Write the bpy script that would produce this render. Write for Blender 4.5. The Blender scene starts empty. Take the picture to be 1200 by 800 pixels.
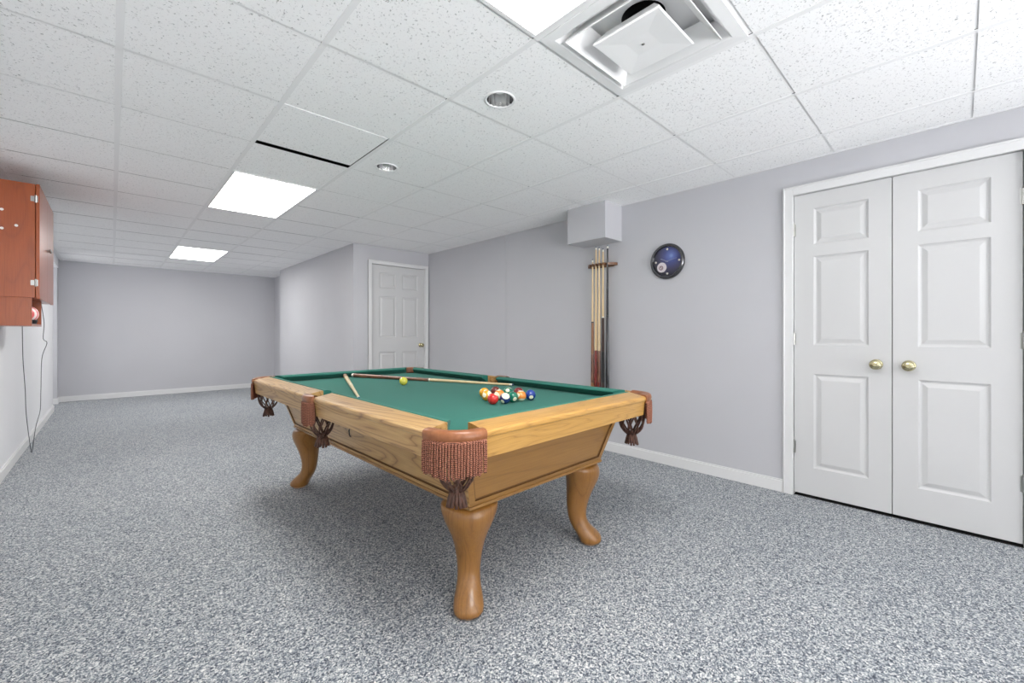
import bpy, bmesh, math, random
from mathutils import Vector, Matrix
random.seed(7)
PI = math.pi
S = bpy.context.scene
COL = S.collection

# ------------------------------------------------------------------ helpers
def srgb(r, g, b):
    f = lambda c: (c/255/12.92) if c/255 <= .04045 else ((c/255+.055)/1.055)**2.4
    return (f(r), f(g), f(b), 1)

class MB:
    """collects shapes into one mesh"""
    def __init__(self): self.bm = bmesh.new()
    def quad(self, pts, mat=0):
        f = self.bm.faces.new([self.bm.verts.new(p) for p in pts]); f.material_index = mat; return f
    def box(self, x0, x1, y0, y1, z0, z1, mat=0, M=None):
        P = [(x0,y0,z0),(x1,y0,z0),(x1,y1,z0),(x0,y1,z0),(x0,y0,z1),(x1,y0,z1),(x1,y1,z1),(x0,y1,z1)]
        if M: P = [M @ Vector(p) for p in P]
        v = [self.bm.verts.new(p) for p in P]
        for ix in ((3,2,1,0),(4,5,6,7),(0,1,5,4),(1,2,6,5),(2,3,7,6),(3,0,4,7)):
            f = self.bm.faces.new([v[i] for i in ix]); f.material_index = mat
        return self
    def loft(self, rings, mat=0, cap=True, closed=True, loop=False):
        R = [[self.bm.verts.new(p) for p in r] for r in rings]
        n = len(R[0]); m = len(R)
        for i in range(m if loop else m-1):
            a, b = R[i], R[(i+1) % m]
            for j in range(n if closed else n-1):
                k = (j+1) % n
                f = self.bm.faces.new((a[j], a[k], b[k], b[j])); f.material_index = mat
        if cap and not loop and closed:
            f = self.bm.faces.new(R[0][::-1]); f.material_index = mat
            f = self.bm.faces.new(R[-1]); f.material_index = mat
        return self
    def lathe(self, prof, M=Matrix(), n=32, mat=0, cap=True):
        """prof: list of (radius, height) about local Z of M"""
        rings = [[M @ Vector((r*math.cos(2*PI*k/n), r*math.sin(2*PI*k/n), h)) for k in range(n)] for r, h in prof]
        return self.loft(rings, mat, cap)
    def tube(self, path, rad, n=8, mat=0, flat=1.0):
        path = [Vector(p) for p in path]
        if not hasattr(rad, '__len__'): rad = [rad]*len(path)
        rings = []; up = None
        for i, p in enumerate(path):
            t = (path[min(i+1, len(path)-1)] - path[max(i-1, 0)]).normalized()
            if up is None:
                up = Vector((0,0,1)) if abs(t.z) < .9 else Vector((1,0,0))
            a = t.cross(up)
            if a.length < 1e-4: a = t.cross(Vector((0,1,0)))
            a.normalize(); b = a.cross(t).normalized(); up = b
            rings.append([p + (a*math.cos(2*PI*k/n)*rad[i] + b*math.sin(2*PI*k/n)*rad[i]*flat) for k in range(n)])
        return self.loft(rings, mat)
    def build(self, name, mats, parent=None, smooth=False, bevel=0, seg=2, subsurf=0, angle=40):
        bmesh.ops.recalc_face_normals(self.bm, faces=self.bm.faces[:])
        me = bpy.data.meshes.new(name); self.bm.to_mesh(me); self.bm.free()
        for m in (mats if isinstance(mats, (list, tuple)) else [mats]): me.materials.append(m)
        o = bpy.data.objects.new(name, me); COL.objects.link(o)
        if parent: o.parent = parent
        if smooth:
            for p in me.polygons: p.use_smooth = True
            if smooth == 'auto': me.set_sharp_from_angle(angle=math.radians(angle))
        if bevel:
            b = o.modifiers.new('bevel', 'BEVEL'); b.width = bevel; b.segments = seg; b.limit_method = 'ANGLE'; b.angle_limit = math.radians(35)
        if subsurf:
            s = o.modifiers.new('subdivision', 'SUBSURF'); s.levels = subsurf; s.render_levels = subsurf
        return o

def tag(o, label=None, cat=None, group=None, kind=None):
    if label: o['label'] = label
    if cat: o['category'] = cat
    if group: o['group'] = group
    if kind: o['kind'] = kind
    return o
def empty(name, loc=(0,0,0), rz=0):
    o = bpy.data.objects.new(name, None); COL.objects.link(o)
    o.location = loc; o.rotation_euler = (0,0,rz); o.empty_display_size = .1
    return o
def kids(o): return [c for c in bpy.data.objects if c.parent == o]
def copy_tree(o, parent=None):
    c = o.copy(); COL.objects.link(c)
    if parent: c.parent = parent
    for ch in kids(o): copy_tree(ch, c)
    return c
def struct(o, label=None, cat=None): return tag(o, label, cat, None, 'structure')

# ---------------------------------------------------------------- materials
def mat(name, color=(.8,.8,.8,1), rough=.5, metal=0, coat=0, spec=.5):
    m = bpy.data.materials.new(name); m.use_nodes = True
    b = m.node_tree.nodes['Principled BSDF']
    b.inputs['Base Color'].default_value = color; b.inputs['Roughness'].default_value = rough
    b.inputs['Metallic'].default_value = metal; b.inputs['Coat Weight'].default_value = coat
    b.inputs['Specular IOR Level'].default_value = spec
    return m
class NT:
    def __init__(self, m): self.t = m.node_tree; self.b = self.t.nodes['Principled BSDF']
    def n(self, typ, **kw):
        x = self.t.nodes.new(typ)
        for k, v in kw.items():
            if k.startswith('i_'): x.inputs[k[2:].replace('_', ' ')].default_value = v
            else: setattr(x, k, v)
        return x
    def l(self, a, b): self.t.links.new(a, b)
    def ramp(self, src, stops, interp='LINEAR'):
        r = self.n('ShaderNodeValToRGB'); r.color_ramp.interpolation = interp
        e = r.color_ramp.elements
        while len(e) < len(stops): e.new(.5)
        for i, (p, c) in enumerate(stops): e[i].position = p; e[i].color = c if len(c) == 4 else (*c, 1)
        self.l(src, r.inputs[0]); return r
    def bump(self, h, strength=.3, dist=.01):
        u = self.n('ShaderNodeBump'); u.inputs['Strength'].default_value = strength; u.inputs['Distance'].default_value = dist
        self.l(h, u.inputs['Height']); self.l(u.outputs[0], self.b.inputs['Normal'])
    def coord(self, scale=(1,1,1), kind='Object', loc=(0,0,0)):
        c = self.n('ShaderNodeTexCoord'); m = self.n('ShaderNodeMapping')
        m.inputs['Scale'].default_value = scale; m.inputs['Location'].default_value = loc
        self.l(c.outputs[kind], m.inputs['Vector']); return m.outputs[0]

def paint(name, col, rough=.55, bump=.06, scale=140):
    m = mat(name, col, rough, spec=.3); t = NT(m)
    v = t.coord()
    nz = t.n('ShaderNodeTexNoise', i_Scale=scale, i_Detail=3.0); t.l(v, nz.inputs['Vector'])
    t.bump(nz.outputs['Fac'], bump, .004)
    big = t.n('ShaderNodeTexNoise', i_Scale=1.3, i_Detail=2.0); t.l(v, big.inputs['Vector'])
    k = [c*.97 for c in col[:3]]
    r = t.ramp(big.outputs['Fac'], [(.35, k), (.65, col[:3])]); t.l(r.outputs[0], t.b.inputs['Base Color'])
    return m

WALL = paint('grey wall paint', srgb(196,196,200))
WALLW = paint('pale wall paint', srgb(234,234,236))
WHITE = paint('white trim paint', srgb(224,224,224), .4, .02, 60)
DOORW = paint('white door paint', srgb(206,206,206), .38, .03, 60)
GRIDM = mat('white ceiling grid enamel', srgb(236,236,236), .5)
TBAR = mat('white ceiling T-bar enamel', srgb(240,240,240), .6)
DARK = mat('dark plenum', srgb(38,38,40), .9)
CLOSET = mat('closet interior', srgb(30,30,30), .9)

def tile_mat():
    m = mat('fissured ceiling tile', srgb(252,252,252), .9, spec=.1); t = NT(m)
    v = t.coord()
    nz = t.n('ShaderNodeTexNoise', i_Scale=105.0, i_Detail=4.0, i_Roughness=.6, i_Distortion=.8); t.l(v, nz.inputs['Vector'])
    pits = t.ramp(nz.outputs['Fac'], [(.325, (0,0,0)), (.40, (1,1,1))])
    g = t.n('ShaderNodeTexNoise', i_Scale=260.0, i_Detail=2.0); t.l(v, g.inputs['Vector'])
    mx = t.n('ShaderNodeMath', operation='MULTIPLY_ADD'); t.l(g.outputs['Fac'], mx.inputs[0]); mx.inputs[1].default_value = .25
    t.l(pits.outputs[0], mx.inputs[2]); t.bump(mx.outputs[0], .55, .006)
    c = t.ramp(pits.outputs[0], [(0, srgb(184,184,184)), (1, srgb(252,252,252))])
    t.l(c.outputs[0], t.b.inputs['Base Color'])
    return m
TILE = tile_mat()

def carpet_mat():
    m = mat('blue grey flecked carpet', rough=.95, spec=.05); t = NT(m)
    t.b.inputs['Sheen Weight'].default_value = .22; t.b.inputs['Sheen Roughness'].default_value = .45
    v = t.coord()
    wob = t.n('ShaderNodeTexNoise', i_Scale=90.0, i_Detail=1.0); t.l(v, wob.inputs['Vector'])
    add = t.n('ShaderNodeMix', data_type='RGBA', blend_type='LINEAR_LIGHT'); add.inputs[0].default_value = .008
    t.l(v, add.inputs[6]); t.l(wob.outputs['Color'], add.inputs[7])
    a = t.n('ShaderNodeTexVoronoi', i_Scale=230.0); t.l(add.outputs[2], a.inputs['Vector'])
    sp = t.n('ShaderNodeSeparateColor'); t.l(a.outputs['Color'], sp.inputs[0])
    n2 = t.n('ShaderNodeTexNoise', i_Scale=95.0, i_Detail=2.0); t.l(v, n2.inputs['Vector'])
    mad = t.n('ShaderNodeMath', operation='MULTIPLY_ADD'); t.l(n2.outputs['Fac'], mad.inputs[0]); mad.inputs[1].default_value = .7; mad.inputs[2].default_value = -.35
    sm = t.n('ShaderNodeMath', operation='ADD'); t.l(sp.outputs[0], sm.inputs[0]); t.l(mad.outputs[0], sm.inputs[1])
    r = t.ramp(sm.outputs[0], [(.0, srgb(54,60,71)), (.25, srgb(92,99,110)), (.5, srgb(135,141,147)), (.75, srgb(176,179,181)), (1, srgb(222,222,219))])
    b = t.n('ShaderNodeTexNoise', i_Scale=1.6, i_Detail=3.0); t.l(v, b.inputs['Vector'])
    rb = t.ramp(b.outputs['Fac'], [(.3, (.92,.93,.94)), (.7, (1,1,1))])
    mx = t.n('ShaderNodeMix', data_type='RGBA', blend_type='MULTIPLY'); mx.inputs[0].default_value = 1
    t.l(r.outputs[0], mx.inputs[6]); t.l(rb.outputs[0], mx.inputs[7]); t.l(mx.outputs[2], t.b.inputs['Base Color'])
    t.bump(sm.outputs[0], .25, .004)
    return m
CARPET = carpet_mat()

def wood(name, axis, light, mid, dark, scale=1.0, rough=.32, coat=.25, contrast=1.0, seed=0):
    """grain runs along the given axis of the part"""
    m = mat(name, rough=rough, coat=coat); t = NT(m); t.b.inputs['Coat Roughness'].default_value = .2
    s = [5*scale]*3; s[axis] = .5*scale
    v = t.coord(s, loc=(seed*3.1, seed*1.7, seed*2.3))
    a = t.n('ShaderNodeTexNoise', i_Scale=1.0, i_Detail=2.5, i_Roughness=.4, i_Distortion=.9); t.l(v, a.inputs['Vector'])
    k = t.n('ShaderNodeMath', operation='MULTIPLY'); t.l(a.outputs['Fac'], k.inputs[0]); k.inputs[1].default_value = 11.0
    fr = t.n('ShaderNodeMath', operation='FRACT'); t.l(k.outputs[0], fr.inputs[0])
    rings = t.ramp(fr.outputs[0], [(0, dark[:3]), (.10, mid[:3]), (.45, light[:3]), (.90, mid[:3]), (1, dark[:3])])
    s2 = [190*scale]*3; s2[axis] = 5*scale
    v2 = t.coord(s2)
    g = t.n('ShaderNodeTexNoise', i_Scale=1.0, i_Detail=3.0, i_Roughness=.6); t.l(v2, g.inputs['Vector'])
    gr = t.ramp(g.outputs['Fac'], [(.35, (.80,.78,.74)), (.6, (1,1,1))])
    flat = t.n('ShaderNodeMix', data_type='RGBA'); flat.inputs[0].default_value = contrast
    flat.inputs[6].default_value = light; t.l(rings.outputs[0], flat.inputs[7])
    mx = t.n('ShaderNodeMix', data_type='RGBA', blend_type='MULTIPLY'); mx.inputs[0].default_value = .7
    t.l(flat.outputs[2], mx.inputs[6]); t.l(gr.outputs[0], mx.inputs[7]); t.l(mx.outputs[2], t.b.inputs['Base Color'])
    t.bump(g.outputs['Fac'], .06, .002)
    return m
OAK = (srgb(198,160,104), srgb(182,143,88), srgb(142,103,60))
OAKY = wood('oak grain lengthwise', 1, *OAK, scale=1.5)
OAKX = wood('shade-toned oak crosswise', 0, srgb(190,146,78), srgb(176,132,66), srgb(142,100,48), scale=2.2, contrast=.6, seed=2)  # end rails: the near end's light and shade put into the oak tone
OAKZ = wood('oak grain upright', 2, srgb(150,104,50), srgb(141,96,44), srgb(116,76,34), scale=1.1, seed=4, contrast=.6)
OAKD = wood('shade-toned oak panel', 0, srgb(154,112,56), srgb(147,105,51), srgb(124,86,40), scale=1.0, seed=5, contrast=.5)  # darker oak: shade of the near end put into the colour
OAKG = mat('oak groove shade', srgb(104,70,34), .5)  # shade in the panel grooves put into the colour
CHERRY = wood('reddish cherry veneer', 2, srgb(160,78,33), srgb(147,68,27), srgb(118,50,19), scale=1.0, rough=.3, coat=.4, seed=6, contrast=.35)
CHERRYD = wood('dark cherry edge', 2, srgb(104,46,20), srgb(92,40,18), srgb(70,30,14), scale=1.0, seed=7)
RACKW = wood('walnut rack wood', 1, srgb(132,92,62), srgb(112,76,50), srgb(76,48,32), scale=3, seed=8)

def cloth_mat():
    m = mat('green billiard cloth', srgb(64,134,118), .92, spec=.12); t = NT(m)
    t.b.inputs['Sheen Weight'].default_value = .08; t.b.inputs['Sheen Roughness'].default_value = .45
    v = t.coord(); a = t.n('ShaderNodeTexNoise', i_Scale=420.0, i_Detail=2.0); t.l(v, a.inputs['Vector'])
    r = t.ramp(a.outputs['Fac'], [(.3, srgb(38,98,86)), (.7, srgb(50,114,102))]); t.l(r.outputs[0], t.b.inputs['Base Color'])
    t.bump(a.outputs['Fac'], .15, .001)
    return m
CLOTH = cloth_mat()
def leather(name, c0, c1, rough=.42):
    m = mat(name, rough=rough); t = NT(m); v = t.coord()
    a = t.n('ShaderNodeTexNoise', i_Scale=60.0, i_Detail=4.0); t.l(v, a.inputs['Vector'])
    r = t.ramp(a.outputs['Fac'], [(.35, c0[:3]), (.65, c1[:3])]); t.l(r.outputs[0], t.b.inputs['Base Color'])
    t.bump(a.outputs['Fac'], .2, .003); return m
LEATHER = leather('tan brown leather', srgb(128,77,45), srgb(142,89,55), .34)
NETL = leather('dark brown leather', srgb(66,42,32), srgb(98,66,52), .55)
def fringe_mat():
    m = mat('twisted rust fringe', rough=.75); t = NT(m)
    c = t.n('ShaderNodeTexCoord'); w = t.n('ShaderNodeTexWave', wave_type='BANDS', bands_direction='DIAGONAL', i_Scale=95.0, i_Distortion=.6)
    t.l(c.outputs['Object'], w.inputs['Vector'])
    r = t.ramp(w.outputs['Fac'], [(.15, srgb(70,36,24)), (.5, srgb(126,68,48)), (.85, srgb(180,120,94))])
    t.l(r.outputs[0], t.b.inputs['Base Color']); t.bump(w.outputs['Fac'], .4, .002); return m
FRINGE = fringe_mat()
BRASS = mat('polished brass', srgb(196,188,152), .2, 1)
STEEL = mat('satin nickel', srgb(176,176,172), .3, 1)
CHROME = mat('bright chrome reflector', srgb(245,245,245), .16, 1)
RIM = mat('dark chrome rim', srgb(96,96,98), .2, .9)
BLACK = mat('black plastic', srgb(28,28,30), .45)
PEACH = mat('peach foot pad', srgb(226,180,140), .6)
LENS = bpy.data.materials.new('glowing lens'); LENS.use_nodes = True
_t = LENS.node_tree; _t.nodes.clear()
_e = _t.nodes.new('ShaderNodeEmission'); _e.inputs[0].default_value = (1, .985, .96, 1); _e.inputs[1].default_value = 17.0
_o = _t.nodes.new('ShaderNodeOutputMaterial'); _t.links.new(_e.outputs[0], _o.inputs[0])

# ------------------------------------------------------------------- setting
T = .6096                      # 2 ft ceiling module
XL, XR, YF, YB, H = -.64, 3.43, -4.0, 10.10, 2.305
YA, XB, YBE, XRR = 5.52, 2.283, 8.86, 2.50      # alcove wall, inner wall, its far end, recess wall
WT = .1
m = MB(); m.box(-1.8, 4.1, YF-WT, YB+WT, -.06, 0); struct(m.build('floor', CARPET), 'blue grey flecked carpet covering the basement floor', 'floor')

# doors sit in real openings
CY0, CY1, CZ = -.182, .836, 2.078        # closet opening
AX0, AX1, AZ = 2.535, 3.362, 2.066       # alcove door opening
m = MB()
m.box(XR, XR+WT, YF, CY0-.02, 0, H+.3); m.box(XR, XR+WT, CY1+.02, YA, 0, H+.3); m.box(XR, XR+WT, CY0-.02, CY1+.02, CZ+.02, H+.3)
m.box(XR+WT, XR+.6, CY0-.12, CY0-.1, 0, 2.3, 1); m.box(XR+WT, XR+.6, CY1+.1, CY1+.12, 0, 2.3, 1); m.box(XR+.6, XR+.62, CY0-.12, CY1+.12, 0, 2.3, 1)
m.box(XR+WT, XR+.62, CY0-.12, CY1+.12, 2.28, 2.3, 1); m.box(XR+.012, XR+.6, CY0-.1, CY1+.1, .0, .003, 1)
m.box(XR-.005, XR, 3.80, 4.0, .09, H-.001)
struct(m.build('wall_right', [WALL, CLOSET]), 'grey painted wall on the right behind the pool table', 'wall')
m = MB()
m.box(XL-WT, XL, YF, 9.0, 0, H+.3); m.box(XL-WT, XL, 9.0, 9.88, 2.16, H+.3)
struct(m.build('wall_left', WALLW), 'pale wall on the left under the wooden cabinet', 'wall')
m = MB(); m.box(-1.8, XRR+.2, YB, YB+WT, 0, H+.3); m.box(-1.8, XL-.015, 9.88, YB, 0, H+.3)
struct(m.build('wall_back', WALL), 'grey wall at the far end of the room', 'wall')
m = MB(); m.box(-1.8, XL-WT, 8.9, 9.0, 0, H+.3); m.box(-1.9, -1.8, 8.9, YB+WT, 0, H+.3)
struct(m.build('wall_hall', WALL), 'walls of the side hallway past the far left corner', 'wall')
m = MB()
m.box(XB, AX0-.02, YA, YA+WT, 0, H+.3); m.box(AX1+.02, XR+WT, YA, YA+WT, 0, H+.3); m.box(AX0-.02, AX1+.02, YA, YA+WT, AZ+.02, H+.3)
m.box(AX0-.1, AX1+.1, YA+.3, YA+.32, 0, 2.3, 1)
struct(m.build('wall_alcove', [WALL, CLOSET]), 'short grey wall around the far six-panel door', 'wall')
m = MB(); m.box(XB, XB+.12, YA+WT, YBE, 0, H+.3); m.box(XB+.12, XRR, YBE-.1, YBE, 0, H+.3)
struct(m.build('wall_inner', WALL), 'bright grey side wall running back beside the far door', 'wall')
m = MB(); m.box(XRR, XRR+WT, YBE-.1, YB, 0, H+.3)
struct(m.build('wall_recess', WALL), 'grey wall of the recess at the far right corner', 'wall')
# front wall behind the viewer; its glowing window is added to brighten the ceiling
WX0, WX1, WZ0, WZ1 = -.3, 3.1, .1, 2.1
m = MB(); m.box(XL, WX0, YF-WT, YF, 0, H+.3); m.box(WX1, XR+WT, YF-WT, YF, 0, H+.3); m.box(WX0, WX1, YF-WT, YF, 0, WZ0); m.box(WX0, WX1, YF-WT, YF, WZ1, H+.3)
struct(m.build('wall_front', WALL), 'grey wall behind the viewer with an added window', 'wall')
m = MB()
for a, b in ((WX0, WX0+.05), (WX1-.05, WX1), (1.475, 1.525)): m.box(a, b, YF-.08, YF-.02, WZ0, WZ1)
for a, b in ((WZ0, WZ0+.05), (WZ1-.05, WZ1)): m.box(WX0, WX1, YF-.08, YF-.02, a, b)
fill_win = struct(m.build('fill_window_1', WHITE), 'wide white framed window added behind the viewer as fill light', 'window')
FILLP = bpy.data.materials.new('added glowing pane'); FILLP.use_nodes = True  # glow of the added window panes
_t = FILLP.node_tree; _t.nodes.clear(); _e2 = _t.nodes.new('ShaderNodeEmission'); _e2.inputs[0].default_value = (.98, .985, 1, 1); _e2.inputs[1].default_value = 1.0
_o = _t.nodes.new('ShaderNodeOutputMaterial'); _t.links.new(_e2.outputs[0], _o.inputs[0])
FILLH = FILLP.copy(); [setattr(n.inputs[1], 'default_value', 4.5) for n in FILLH.node_tree.nodes if n.type == 'EMISSION']  # stronger glow for the added hallway pane
m = MB(); m.box(WX0+.03, WX1-.03, YF-.055, YF-.05, WZ0+.03, WZ1-.03); m.build('pane', FILLP, fill_win)
m = MB()
for a, b in ((9.08, 9.12), (9.74, 9.78)): m.box(-1.8, -1.76, a, b, .5, 2.0)
for a, b in ((.5, .54), (1.96, 2.0)): m.box(-1.8, -1.76, 9.12, 9.74, a, b)
fill_win2 = struct(m.build('fill_window_2', WHITE), 'narrow white framed window added at the end of the side hallway as fill light', 'window')  # unseen window added to brighten the far end of the room
m = MB(); m.box(-1.795, -1.785, 9.12, 9.74, .54, 1.96); m.build('pane', FILLH, fill_win2)
# soffit box
m = MB(); m.box(3.165, XR, 2.208, 2.64, 1.976, H+.02); struct(m.build('wall_soffit', WALL, bevel=.003), 'small grey boxed soffit in the ceiling corner above the cue rack', 'soffit')

# ceiling: tiles in one shell, leaving openings for the lights, the vent and the slipped tile
CAN = [(1.408, 1.645), (1.402, 2.852)]
LIGHTS = [-6, 0, 6, 12]
open_cells = {(2,1), (1,4)} | {(1, v+k) for v in LIGHTS for k in (0,1)}
def clip(a, lo, hi): return max(lo, min(hi, a))
m = MB(); rnd = random.Random(3); gw_ = .012
can_cells = {(int(x//T), int(y//T)): (x, y) for x, y in CAN}
for u in range(-2, 6):
    for v in range(-7, 17):
        if (u, v) in open_cells: continue
        x0, x1 = clip(u*T, XL, XR+.02), clip((u+1)*T, XL, XR+.02); y0, y1 = clip(v*T, YF, YB), clip((v+1)*T, YF, YB)
        if x1-x0 < .005 or y1-y0 < .005: continue
        dz = rnd.uniform(0, .0025)
        z = H+.0006+dz*.4; y0 = y0+(.005 if y0 > YF+.1 else 0); y1 = y1-(rnd.choice((.005,.006,.010)) if y1 < YB-.1 else 0)
        e = [rnd.uniform(0, .0006) for _ in range(4)]
        if (u, v) in can_cells:
            cx, cy = can_cells[(u, v)]; n = 32; r = .068
            ring = []
            sq = []
            for k in range(n):
                a = 2*PI*k/n; c, s = math.cos(a), math.sin(a)
                ring.append((cx+r*c, cy+r*s, z))
                t = min(((x1-cx)/c if c > 1e-9 else ((x0-cx)/c if c < -1e-9 else 9e9)), ((y1-cy)/s if s > 1e-9 else ((y0-cy)/s if s < -1e-9 else 9e9)))
                sq.append((cx+t*c, cy+t*s, z))
            m.loft([sq, ring], 0, cap=False)
            for (qx, qy) in ((x0,y0),(x1,y0),(x1,y1),(x0,y1)):
                near = sorted(sq, key=lambda p: (p[0]-qx)**2+(p[1]-qy)**2)[:2]
                m.quad([(qx,qy,z), near[0], near[1]])
        else:
            P = [(x0,y0),(x1,y0),(x1,y1),(x0,y1)]
            m.quad([(p[0], p[1], z+e[i]) for i, p in enumerate(P)])
m.box(-1.9, 4.2, YF-WT, YB+WT, H+.3, H+.34, 1)
m.box(-1.8, XL-WT, 9.0, 9.88, H, H+.01, 0)
struct(m.build('ceiling', [TILE, DARK]), 'suspended ceiling of white fissured square tiles', 'ceiling')
# grid of T-bars
m = MB(); gw = .012
for u in range(-1, 6): m.box(u*T-gw, u*T+gw, YF, YB, H-.0009, H+.002)
for v in range(-6, 17):
    for u in range(-2, 6):
        x0, x1 = clip(u*T+gw, XL, XR), clip((u+1)*T-gw, XL, XR)
        if x1-x0 < .01: continue
        if any(u == 1 and v == L+1 for L in LIGHTS): continue
        if (u, v) == (1, 5): continue
        m.box(x0, x1, v*T-gw, v*T+gw, H+.0045, H+.007)
m.box(XL, XL+.02, YF, 9.9, H-.0009, H+.002); m.box(XR-.02, XR, YF, 2.2, H-.0009, H+.002); m.box(XR-.02, XR, 2.66, YA, H-.0009, H+.002)
struct(m.build('trim_1', TBAR), 'white metal grid bars holding the ceiling tiles', 'ceiling grid')
# the slipped tile
m = MB(); m.box(0, T-.028, 0, T-.046, 0, .016)
st = m.build('ceiling_tile', TILE); st.location = (T+.008, 4*T-.002, H+.0004)
tag(st, 'slipped white ceiling tile with a dark gap along its far edge', 'ceiling tile')

# troffers
def troffer(v, label):
    t = empty('ceiling_light', (1.5*T, (v+1)*T, H)); w, l = T/2-.008, T-.008
    f = MB()
    f.box(-w, w, -l, -l+.016, -.004, .05); f.box(-w, w, l-.016, l, -.004, .05)
    f.box(-w, -w+.016, -l+.016, l-.016, -.004, .05); f.box(w-.016, w, -l+.016, l-.016, -.004, .05); f.box(-w, w, -l, l, .05, .06)
    f.build('frame', GRIDM, t)
    d = MB(); d.box(-w+.016, w-.016, -l+.016, l-.016, -.002, .004); d.build('diffuser', LENS, t)
    return tag(t, label, 'ceiling light', 'fluorescent panels in the ceiling')
troffer(-6, 'lit ceiling panel behind the viewer')
troffer(0, 'lit white ceiling panel nearest the viewer, beside the square air vent')
troffer(6, 'lit white ceiling panel in mid room, past the slipped tile')
troffer(12, 'lit white ceiling panel farthest away, near the back wall')

# downlights
def downlight(x, y, label):
    t = empty('recessed_downlight', (x, y, H))
    r = MB(); r.lathe([(.067,.004),(.078,.002),(.079,-.002),(.074,-.004),(.067,-.001),(.067,.004)], n=40, cap=False); r.build('trim_ring', GRIDM, t, smooth=True)
    c = MB()
    n = 48
    prof = [(.067,.0),(.065,.03),(.061,.055),(.055,.080),(.040,.095)]
    rings = [[Vector((rr*(1+.02*math.cos(16*2*PI*k/n+.4))*math.cos(2*PI*k/n), rr*(1+.02*math.cos(16*2*PI*k/n))*math.sin(2*PI*k/n), h)) for k in range(n)] for rr, h in prof]
    c.loft(rings, cap=False); c.quad([rings[-1][k] for k in range(n)]); c.build('reflector', CHROME, t, smooth='auto')
    b = MB(); b.lathe([(.001,.036),(.018,.038),(.030,.046),(.034,.058),(.030,.074),(.020,.088),(.016,.094)], n=24); b.build('bulb', mat('unlit frosted bulb', srgb(226,226,226), .3), t, smooth=True)
    return tag(t, label, 'downlight', 'round recessed cans in the ceiling')
downlight(*CAN[0], 'round chrome recessed downlight nearer the square air vent, unlit')
downlight(*CAN[1], 'round chrome recessed downlight beside the slipped tile, unlit')

# air diffuser
t = tag(empty('air_vent', (2.5*T, 1.5*T, H)), 'square white louvred air vent in the ceiling beside the nearest light', 'vent')
def sqring(mb, prof, mat_=0):
    mb.loft([[(-a,-a,z),(a,-a,z),(a,a,z),(-a,a,z)] for a, z in prof], mat_, cap=False)
f = MB(); sqring(f, [(.293,.004),(.293,-.003),(.250,-.005),(.246,-.003),(.205,.060),(.200,.060)]); f.build('frame', GRIDM, t)
f = MB(); sqring(f, [(.160,.062),(.214,-.008),(.218,-.014),(.221,-.014),(.219,-.006),(.166,.064)]); f.build('louvre', GRIDM, t)
f = MB(); f.loft([[(-a,-a,z),(a,-a,z),(a,a,z),(-a,a,z)] for a, z in [(.10,.030),(.139,-.018),(.142,-.026),(.138,-.029),(.05,-.024)]]); f.build('centre_plate', GRIDM, t)
f = MB(); f.lathe([(.006,-.0235),(.006,-.027),(.002,-.028)], n=16); f.build('screw', STEEL, t)
f = MB(); f.lathe([(.085,.085),(.085,.24)], n=32, cap=False); f.quad([(.085*math.cos(2*PI*k/32), .085*math.sin(2*PI*k/32), .24) for k in range(32)])
def sqpt(k, n, a):
    c, s_ = math.cos(2*PI*k/n), math.sin(2*PI*k/n); q = a/max(abs(c), abs(s_)); return (c*q, s_*q)
f.loft([[(*sqpt(k, 32, .225), .085) for k in range(32)], [(.085*math.cos(2*PI*k/32), .085*math.sin(2*PI*k/32), .085) for k in range(32)]], 1, cap=False)
sqring(f, [(.226,.050),(.226,.085)], 1); f.build('duct', [DARK, GRIDM], t)

# baseboards
def base(mb, x0, x1, y0, y1, axis, out):
    """board of 90 mm with a stepped top; out = sign of the room side"""
    if axis == 'y':
        a, b = (x0, x0+out*.014); c = x0+out*.008
        mb.box(min(a,b), max(a,b), y0, y1, 0, .078); mb.box(min(a,c), max(a,c), y0, y1, .078, .09)
    else:
        a, b = (y0, y0+out*.014); c = y0+out*.008
        mb.box(x0, x1, min(a,b), max(a,b), 0, .078); mb.box(x0, x1, min(a,c), max(a,c), .078, .09)
m = MB(); base(m, XR, 0, CY1+.066, YA, 'y', -1); base(m, XR, 0, YF, CY0-.07, 'y', -1); struct(m.build('baseboard_right', WHITE, bevel=.002), 'white baseboard along the right wall', 'baseboard')
m = MB(); base(m, XL, 0, YF, 9.0, 'y', 1); struct(m.build('baseboard_left', WHITE, bevel=.002), 'white baseboard along the left wall', 'baseboard')
m = MB(); base(m, XL-.015, XRR, YB, 0, 'x', -1); base(m, -1.7, XL-.001, 9.88, 0, 'x', -1); base(m, XL-.015, 0, 9.88, YB, 'y', 1); struct(m.build('baseboard_back', WHITE, bevel=.002), 'white baseboard along the far wall', 'baseboard')
m = MB(); base(m, XB, 0, YA, YBE, 'y', -1); base(m, XB-.014, AX0-.062, YA, 0, 'x', -1); base(m, XRR, 0, YBE, YB, 'y', -1); struct(m.build('baseboard_inner', WHITE, bevel=.002), 'white baseboard around the inner wall', 'baseboard')

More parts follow.
